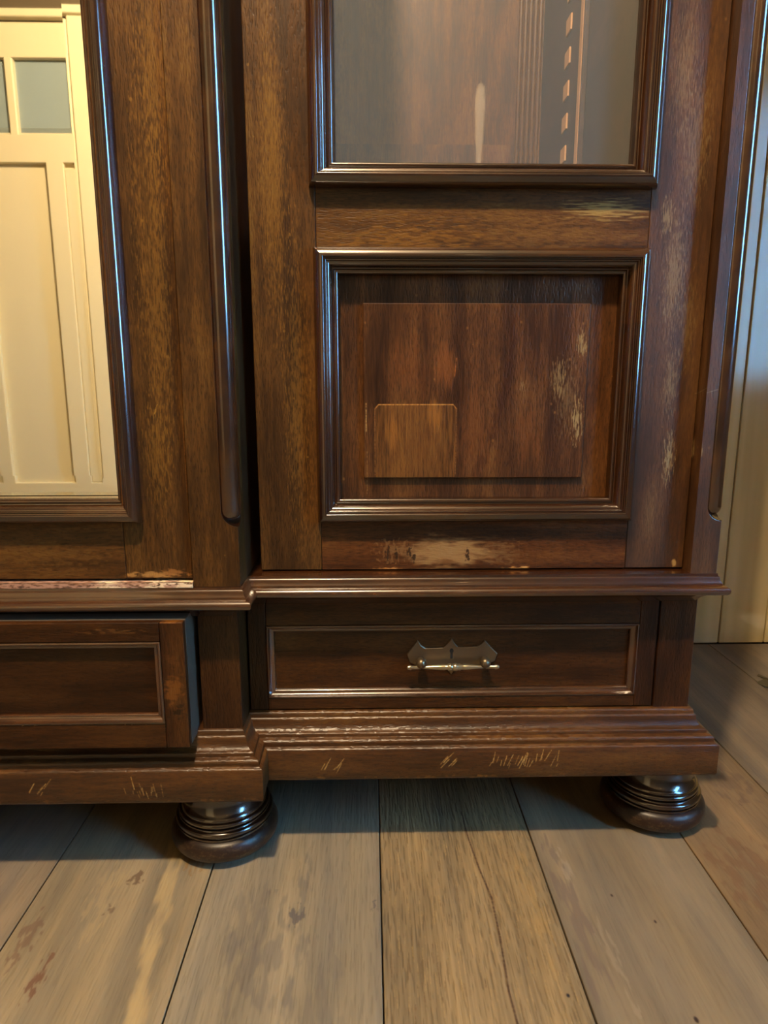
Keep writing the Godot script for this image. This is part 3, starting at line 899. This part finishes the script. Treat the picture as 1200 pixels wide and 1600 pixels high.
func wardrobe() -> void:
	var W := Node3D.new()
	W.name = "wardrobe"
	add_child(W)
	tag(W, "dark antique mahogany wardrobe with a mirror door, a glazed side door, drawers and bun feet", "wardrobe")
	var top := 2.0

	# ---- carcass
	part("side_panel", bx(0.425, 0.443, 0.388, top, -0.62, 0.001, 0.001), M.v_red, W)
	part("centre_side", bx(-0.172, -0.154, 0.388, top, -0.62, 0.0302, 0.0003), M.v_sheen, W)
	part("back_panel", bx(-1.1, 0.443, 0.15, top, -0.625, -0.612, 0.001), M.inside_dark, W)
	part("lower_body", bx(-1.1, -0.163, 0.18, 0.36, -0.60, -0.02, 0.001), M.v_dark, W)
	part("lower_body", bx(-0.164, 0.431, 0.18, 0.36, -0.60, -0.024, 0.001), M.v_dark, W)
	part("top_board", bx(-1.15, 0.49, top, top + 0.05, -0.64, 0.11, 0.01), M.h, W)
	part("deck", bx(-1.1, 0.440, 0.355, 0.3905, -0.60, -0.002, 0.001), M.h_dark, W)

	# ---- the glazed door of the side bay
	var mp := bolection(0.030, 0.0165, -0.0125)
	var D := part("side_door", bx(-0.1400, -0.062, 0.393, top - 0.01, -0.022, 0.0, 0.0012), M.v, W, "narrow door with a glass pane over a small panel")
	part("stile", bx(0.3315, 0.4075, 0.393, top - 0.01, -0.022, 0.0, 0.0012), M.v_sheen, D)
	part("rail", bx(-0.0618, 0.3313, 0.393, 0.468, -0.022, -0.0002, 0.0008), M.h_mid, D)
	part("rail", bx(-0.0618, 0.3313, 0.776, 0.862, -0.022, -0.0002, 0.0008), M.h, D)
	part("rail", bx(-0.0618, 0.3313, 1.88, top - 0.01, -0.022, -0.0002, 0.0008), M.h, D)
	part("panel", bx(-0.052, 0.322, 0.468, 0.776, -0.026, -0.0125, 0.0008), M.v_red, D)
	part("raised_field", bx(-0.0075, 0.2705, 0.511, 0.7245, -0.014, -0.0072, 0.0012), M.v_red, D, "worn raised field with a pale square at its lower left")
	frame(mp, -0.0660, 0.3335, 0.4560, 0.7865, 0.0, M.mould, D)
	frame(bolection(0.029, 0.0185, -0.0125), -0.0690, 0.3355, 0.8515, 1.90, 0.0, M.mould, D)
	part("glass_pane", bx(-0.048, 0.318, 0.87, 1.885, -0.0165, -0.0135, 0.0), M.glass, D, "clear old glass")

	# inside the side bay
	part("inner_side", bx(0.330, 0.342, 0.80, 1.95, -0.60, -0.03, 0.001), M.inside_dark, W)
	part("inner_side", bx(-0.153, -0.125, 0.3905, 1.95, -0.60, -0.14, 0.001), M.inside_dark, W)
	part("inner_back", bx(-0.15, 0.335, 0.3905, 1.95, -0.575, -0.560, 0.001), M.inside, W)
	part("inner_shelf", bx(-0.125, 0.330, 0.80, 0.818, -0.56, -0.03, 0.001), M.inside_dark, W)
	for k in 5:
		part("reed", MB.new().lathe(PackedVector2Array([Vector2(0.0042, 0.818), Vector2(0.0042, 1.95)]), Vector3(0.286 + 0.0093 * k, 0, -0.560), Vector3.UP, 20).done(), M.inside, W)
	var rack := part("shelf_rack", bx(0.3225, 0.3302, 0.818, 1.95, -0.40, -0.275, 0.001), M.inside_dark, W, "toothed rack for the shelves")
	part("edge_strip", bx(0.3215, 0.3226, 0.818, 1.95, -0.293, -0.279, 0.0003), M.pale_wood, rack, "pale wooden edge")
	for k in 22:
		part("tooth", bx(0.3195, 0.3226, 0.842 + k * 0.0480, 0.8655 + k * 0.0480, -0.366, -0.340, 0.0006), M.pale_wood, rack, "pale wooden tooth")

	# ---- the mirror door of the centre bay
	var C := part("mirror_door", bx(-0.290, -0.2115, 0.4005, top - 0.01, 0.036, 0.060, 0.0012), M.v, W, "door with a bevelled mirror")
	part("rail", bx(-1.04, -0.2902, 0.4005, 0.490, 0.036, 0.0598, 0.0008), M.h, C)
	part("rail", bx(-1.04, -0.2902, 1.86, top - 0.01, 0.036, 0.0598, 0.0008), M.h, C)
	part("stile", bx(-1.08, -1.041, 0.4005, top - 0.01, 0.036, 0.060, 0.0012), M.v, C)
	frame(bolection(0.028, 0.0165, -0.024), -1.045, -0.2660, 0.4690, 1.88, 0.060, M.mould, C)
	# bevelled mirror: flat field and four sloping margins
	var b := MB.new()
	var x0 := -1.02
	var x1 := -0.291
	var y0 := 0.490
	var y1 := 1.86
	var g := 0.031
	var zf := 0.0345
	var zb := 0.0339
	b.flat(Vector3(x0 + g, y0 + g, zf), Vector3(x1 - g, y0 + g, zf), Vector3(x1 - g, y1 - g, zf), Vector3(x0 + g, y1 - g, zf), Vector3(0, 0, 1))
	var dz := (zf - zb) / g
	b.flat(Vector3(x1 - g, y0 + g, zf), Vector3(x1, y0, zb), Vector3(x1, y1, zb), Vector3(x1 - g, y1 - g, zf), Vector3(dz, 0, 1).normalized())
	b.flat(Vector3(x0 + g, y0 + g, zf), Vector3(x0, y0, zb), Vector3(x0, y1, zb), Vector3(x0 + g, y1 - g, zf), Vector3(-dz, 0, 1).normalized())
	b.flat(Vector3(x0 + g, y0 + g, zf), Vector3(x1 - g, y0 + g, zf), Vector3(x1, y0, zb), Vector3(x0, y0, zb), Vector3(0, -dz, 1).normalized())
	b.flat(Vector3(x0 + g, y1 - g, zf), Vector3(x1 - g, y1 - g, zf), Vector3(x1, y1, zb), Vector3(x0, y1, zb), Vector3(0, dz, 1).normalized())
	b.flat(Vector3(x0, y0, zb - 0.004), Vector3(x1, y0, zb - 0.004), Vector3(x1, y1, zb - 0.004), Vector3(x0, y1, zb - 0.004), Vector3(0, 0, -1))
	part("mirror", b.done(), M.mirror, C, "bevelled mirror reflecting a cream door")

	# ---- corner posts
	post(-0.2100, -0.154, 0.3915, top, 0.03, 0.065, 0.465, M.v, W)
	post(0.4085, 0.4425, 0.391, top, -0.01, 0.020, 0.460, M.v_sheen, W)

	# ---- waist moulding: base line in the plane of the posts
	var roll := PackedVector2Array([Vector2(-0.05, 0.3915), Vector2(0.0006, 0.3910), Vector2(0.0012, 0.3878), Vector2(0.0024, 0.3872), Vector2(0.0030, 0.3848), Vector2(0.0036, 0.3822), Vector2(0.0050, 0.3802), Vector2(0.0056, 0.3790), Vector2(0.0058, 0.3768), Vector2(0.0070, 0.3762)])
	for k in 9:
		var a := deg_to_rad(84.0 - k * 21.0)
		roll.append(Vector2(0.0078 + 0.0056 * cos(a), 0.3702 + 0.0058 * sin(a)))
	roll.append_array([Vector2(0.0050, 0.3636), Vector2(0.0, 0.3625), Vector2(-0.006, 0.3600), Vector2(-0.012, 0.3555), Vector2(-0.016, 0.350), Vector2(-0.0205, 0.347)])
	var line := [Vector3(-1.1, 0, 0.065), Vector3(-0.154, 0, 0.065), Vector3(-0.154, 0, 0.020), Vector3(0.443, 0, 0.020), Vector3(0.443, 0, -0.62)]
	var outs := [Vector3(0, 0, 1), Vector3(1, 0, 0), Vector3(0, 0, 1), Vector3(1, 0, 0)]
	var mit := [Vector3(0, 0, 1), Vector3(1, 0, 1), Vector3(1, 0, 1), Vector3(1, 0, 1), Vector3(1, 0, 0)]
	for i in 4:
		var s := MB.new()
		s.strip(roll, line[i], mit[i], line[i + 1], mit[i + 1], outs[i], Vector3.UP, -1.0, Rect2(-0.46, -0.001 + 0.0, 0.94, 0.11), Vector3(1, 0, 0) if i % 2 == 0 else Vector3(0, 0, -1))
		part("waist_moulding", s.done(), M.waist, W)
	var bs := MB.new()
	bs.area = Rect2(-0.46, 0.387, 0.94, 0.014)
	bs.box(Vector3(-0.46, 0.3905, 0.040), Vector3(-0.2105, 0.3975, 0.0662), 0.0006)
	part("bare_strip", bs.done(), M.bare, W, "strip of bare pale wood where the veneer is gone")

	# ---- drawer zone of the side bay
	part("frieze_post", bx(0.3835, 0.432, 0.19, 0.356, -0.025, 0.0, 0.001), M.v_lower, W)
	part("frieze_post", bx(-0.2135, -0.163, 0.19, 0.366, -0.02, 0.045, 0.001), M.v_dark, W)
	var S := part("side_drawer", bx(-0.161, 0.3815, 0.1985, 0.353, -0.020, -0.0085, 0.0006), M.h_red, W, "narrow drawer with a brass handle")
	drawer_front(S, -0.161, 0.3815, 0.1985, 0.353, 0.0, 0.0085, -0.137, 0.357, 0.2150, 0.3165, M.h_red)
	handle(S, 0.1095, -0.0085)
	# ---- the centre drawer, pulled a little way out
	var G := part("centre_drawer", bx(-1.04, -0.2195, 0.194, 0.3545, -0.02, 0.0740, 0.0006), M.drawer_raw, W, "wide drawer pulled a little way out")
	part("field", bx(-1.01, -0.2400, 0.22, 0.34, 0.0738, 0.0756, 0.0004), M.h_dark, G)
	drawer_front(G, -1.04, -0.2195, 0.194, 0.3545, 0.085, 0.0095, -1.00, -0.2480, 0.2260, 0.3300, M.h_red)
	# ---- plinth
	var pl := PackedVector2Array([Vector2(-0.03, 0.1975), Vector2(0.0025, 0.1972), Vector2(0.0046, 0.1960), Vector2(0.0052, 0.1935), Vector2(0.0056, 0.1900), Vector2(0.0078, 0.1886)])
	for k in 7:
		var a := deg_to_rad(k * 15.0)
		pl.append(Vector2(0.0080 + 0.0095 * (1.0 - cos(a)), 0.1872 - 0.0135 * sin(a)))
	pl.append_array([Vector2(0.0182, 0.1732), Vector2(0.0188, 0.1722), Vector2(0.0188, 0.1685), Vector2(0.0198, 0.1680)])
	for k in 6:
		var a := deg_to_rad(80.0 - k * 22.0)
		pl.append(Vector2(0.0212 + 0.0052 * cos(a), 0.1632 + 0.0046 * sin(a)))
	pl.append_array([Vector2(0.0262, 0.1590), Vector2(0.0285, 0.1580), Vector2(0.0302, 0.1572), Vector2(0.0311, 0.1555), Vector2(0.0311, 0.1165), Vector2(0.0296, 0.1130), Vector2(0.0260, 0.1118), Vector2(-0.03, 0.1118)])
	var base := [Vector3(-1.1, 0, 0.045), Vector3(-0.166, 0, 0.045), Vector3(-0.166, 0, 0.0), Vector3(0.432, 0, 0.0), Vector3(0.432, 0, -0.62)]
	for i in 4:
		var s := MB.new()
		s.strip(pl, base[i], mit[i], base[i + 1], mit[i + 1], outs[i], Vector3.UP, -1.0)
		for k in s.v.size():   # grain and scratches laid over the front
			var q := s.v[k]
			var u := q.x if i % 2 == 0 else q.x - q.z
			s.t[k] = Vector2((u + 0.46) / 0.94, 1.0 - (q.y - 0.08 - maxf(0.0, q.y - 0.157) * 0.0) / 1.0)
		part("plinth_moulding", s.done(), M.plinth, W)
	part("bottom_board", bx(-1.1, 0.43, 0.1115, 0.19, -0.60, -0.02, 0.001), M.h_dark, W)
	# ---- bun feet
	var fp := foot_profile()
	for e in [[-0.2045, -0.012], [0.4190, -0.058]]:
		part("bun_foot", MB.new().lathe(fp, Vector3(e[0], 0.0, e[1]), Vector3.UP, 64).done(), M.foot, W)
		part("foot_base", MB.new().lathe(foot_base(), Vector3(e[0], 0.0, e[1]), Vector3.UP, 64).done(), M.foot_base, W.get_child(-1), "scuffed dusty base ring")

# a drawer's face: border strips round a sunk field, with a small step moulding
func drawer_front(under: Node3D, x0: float, x1: float, y0: float, y1: float, z: float, deep: float, a0: float, a1: float, b0: float, b1: float, m: Material) -> void:
	var zb := z - deep
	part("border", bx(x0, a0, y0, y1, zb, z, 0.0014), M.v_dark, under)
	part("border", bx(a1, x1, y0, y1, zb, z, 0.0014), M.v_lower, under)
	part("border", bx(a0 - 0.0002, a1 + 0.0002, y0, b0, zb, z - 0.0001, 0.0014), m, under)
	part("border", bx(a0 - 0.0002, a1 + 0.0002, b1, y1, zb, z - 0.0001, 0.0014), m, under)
	var pf := PackedVector2Array([Vector2(0, 0), Vector2(0.0008, 0.0008), Vector2(0.0022, 0.0008), Vector2(0.003, -0.0008), Vector2(0.0040, -deep * 0.35), Vector2(0.006, -deep * 0.55), Vector2(0.0078, -deep * 0.62), Vector2(0.0088, -deep * 0.60), Vector2(0.0098, -deep * 0.72), Vector2(0.0102, -deep), Vector2(0.011, -deep)])
	frame(pf, a0, a1, b0, b1, z, M.mould_worn, under)

func handle(under: Node3D, cx: float, z: float) -> void:
	var cy := 0.2615
	var s := 0.000157
	var raw := [[210, 335], [235, 300], [300, 222], [330, 262], [368, 286], [440, 284], [515, 282], [550, 250], [590, 208], [618, 250], [645, 278], [720, 280], [805, 276], [838, 258], [872, 226], [930, 285], [985, 335], [965, 390], [900, 425], [760, 425], [660, 440], [620, 465], [590, 500], [562, 465], [525, 440], [420, 425], [300, 430], [235, 400]]
	var o := PackedVector2Array()
	for e in raw:
		o.append(Vector2(cx + (e[0] - 597) * s, cy + (400 - e[1]) * s * 1.12))
	var pl := part("handle_plate", MB.new().plate(o, z, z + 0.0024, 0.0009).done(), M.brass, under, "spiked brass back plate, dull")
	var kh := PackedVector2Array()
	for k in 12:
		var a := TAU * k / 12.0
		kh.append(Vector2(cx - 0.0010 + 0.0027 * cos(a), cy + 0.0165 + 0.0034 * sin(a)))
	part("keyhole", MB.new().plate(kh, z + 0.0018, z + 0.0028).done(), M.black, under)
	part("keyhole", bx(cx - 0.0026, cx + 0.0006, cy + 0.0055, cy + 0.0145, z + 0.0018, z + 0.0028, 0.0002), M.black, under)
	for sx in [-1.0, 1.0]:
		var ball := PackedVector2Array([Vector2(0.0042, 0.0), Vector2(0.0042, 0.006)])
		for k in 9:
			var a := deg_to_rad(-60.0 + k * 18.75)
			ball.append(Vector2(0.0072 * cos(a), 0.0120 + 0.0072 * sin(a)))
		part("handle_knob", MB.new().lathe(ball, Vector3(cx + sx * 0.0425, cy + 0.004, z + 0.002), Vector3(0, 0, 1), 20).done(), M.brass, under)
		var curl := PackedVector2Array([Vector2(0.0, 0.0), Vector2(0.0024, 0.0008), Vector2(0.0024, 0.012), Vector2(0.0034, 0.014), Vector2(0.0024, 0.018), Vector2(0.0, 0.019)])
		part("handle_tip", MB.new().lathe(curl, Vector3(cx + sx * 0.0425, cy - 0.001, z + 0.0155), Vector3(sx, 0, 0), 14).done(), M.brass_bright, under)
	var bar := PackedVector2Array([Vector2(0.0018, -0.043), Vector2(0.0024, -0.034), Vector2(0.0034, -0.022), Vector2(0.0040, -0.012), Vector2(0.0034, -0.008), Vector2(0.0048, -0.006), Vector2(0.0052, -0.003), Vector2(0.0040, -0.001), Vector2(0.0052, 0.001), Vector2(0.0054, 0.004), Vector2(0.0042, 0.006), Vector2(0.0046, 0.0085), Vector2(0.0036, 0.011), Vector2(0.0040, 0.014), Vector2(0.0036, 0.022), Vector2(0.0024, 0.034), Vector2(0.0018, 0.043)])
	for k in bar.size():
		bar[k] = Vector2(bar[k].x, bar[k].y)
	part("handle_bar", MB.new().lathe(bar, Vector3(cx, cy - 0.001, z + 0.0155), Vector3(1, 0, 0), 20).done(), M.brass_bright, under, "turned brass bar")

# ------------------------------------------------------------------ at the right edge
func small_things() -> void:
	var cloth := mat(Color8(72, 66, 46), 0.85)
	var b := MB.new()
	var nz := FastNoiseLite.new()
	nz.seed = 4
	nz.frequency = 14.0
	var n := 26
	var h := func(i: int, j: int) -> Vector3:
		var u := float(i) / n
		var w := float(j) / n
		var x := 0.845 + 0.22 * u
		var z := -0.52 + 0.24 * w
		var e := minf(minf(u, 1.0 - u), minf(w, 1.0 - w))
		return Vector3(x + nz.get_noise_2d(z, 3.0) * 0.05, 0.001 + smoothstep(0.0, 0.22, e) * (0.03 + 0.03 * absf(nz.get_noise_2d(x, z))), z + nz.get_noise_2d(x, 7.0) * 0.06)
	for i in n:
		for j in n:
			var q := [h.call(i, j), h.call(i + 1, j), h.call(i + 1, j + 1), h.call(i, j + 1)]
			var k: Vector3 = (q[2] - q[0]).cross(q[1] - q[3]).normalized()
			if k.y < 0.0:
				k = -k
			b.flat(q[0], q[1], q[2], q[3], k)
	var c := part("cloth", b.done(), cloth, self)
	tag(c, "crumpled dull olive cloth lying on the floor at the right edge", "cloth")
	var bxn := Node3D.new()
	bxn.name = "box"
	bxn.position = Vector3(1.012, 0.0, -0.625)
	add_child(bxn)
	tag(bxn, "small white box standing on the floor by the board wall at the right edge", "box")
	part("body", bx(-0.045, 0.12, 0.0, 0.024, -0.05, 0.05, 0.004), M.white_paint, bxn)
	part("lid", bx(-0.048, 0.123, 0.024, 0.032, -0.053, 0.053, 0.003), M.white_paint, bxn)
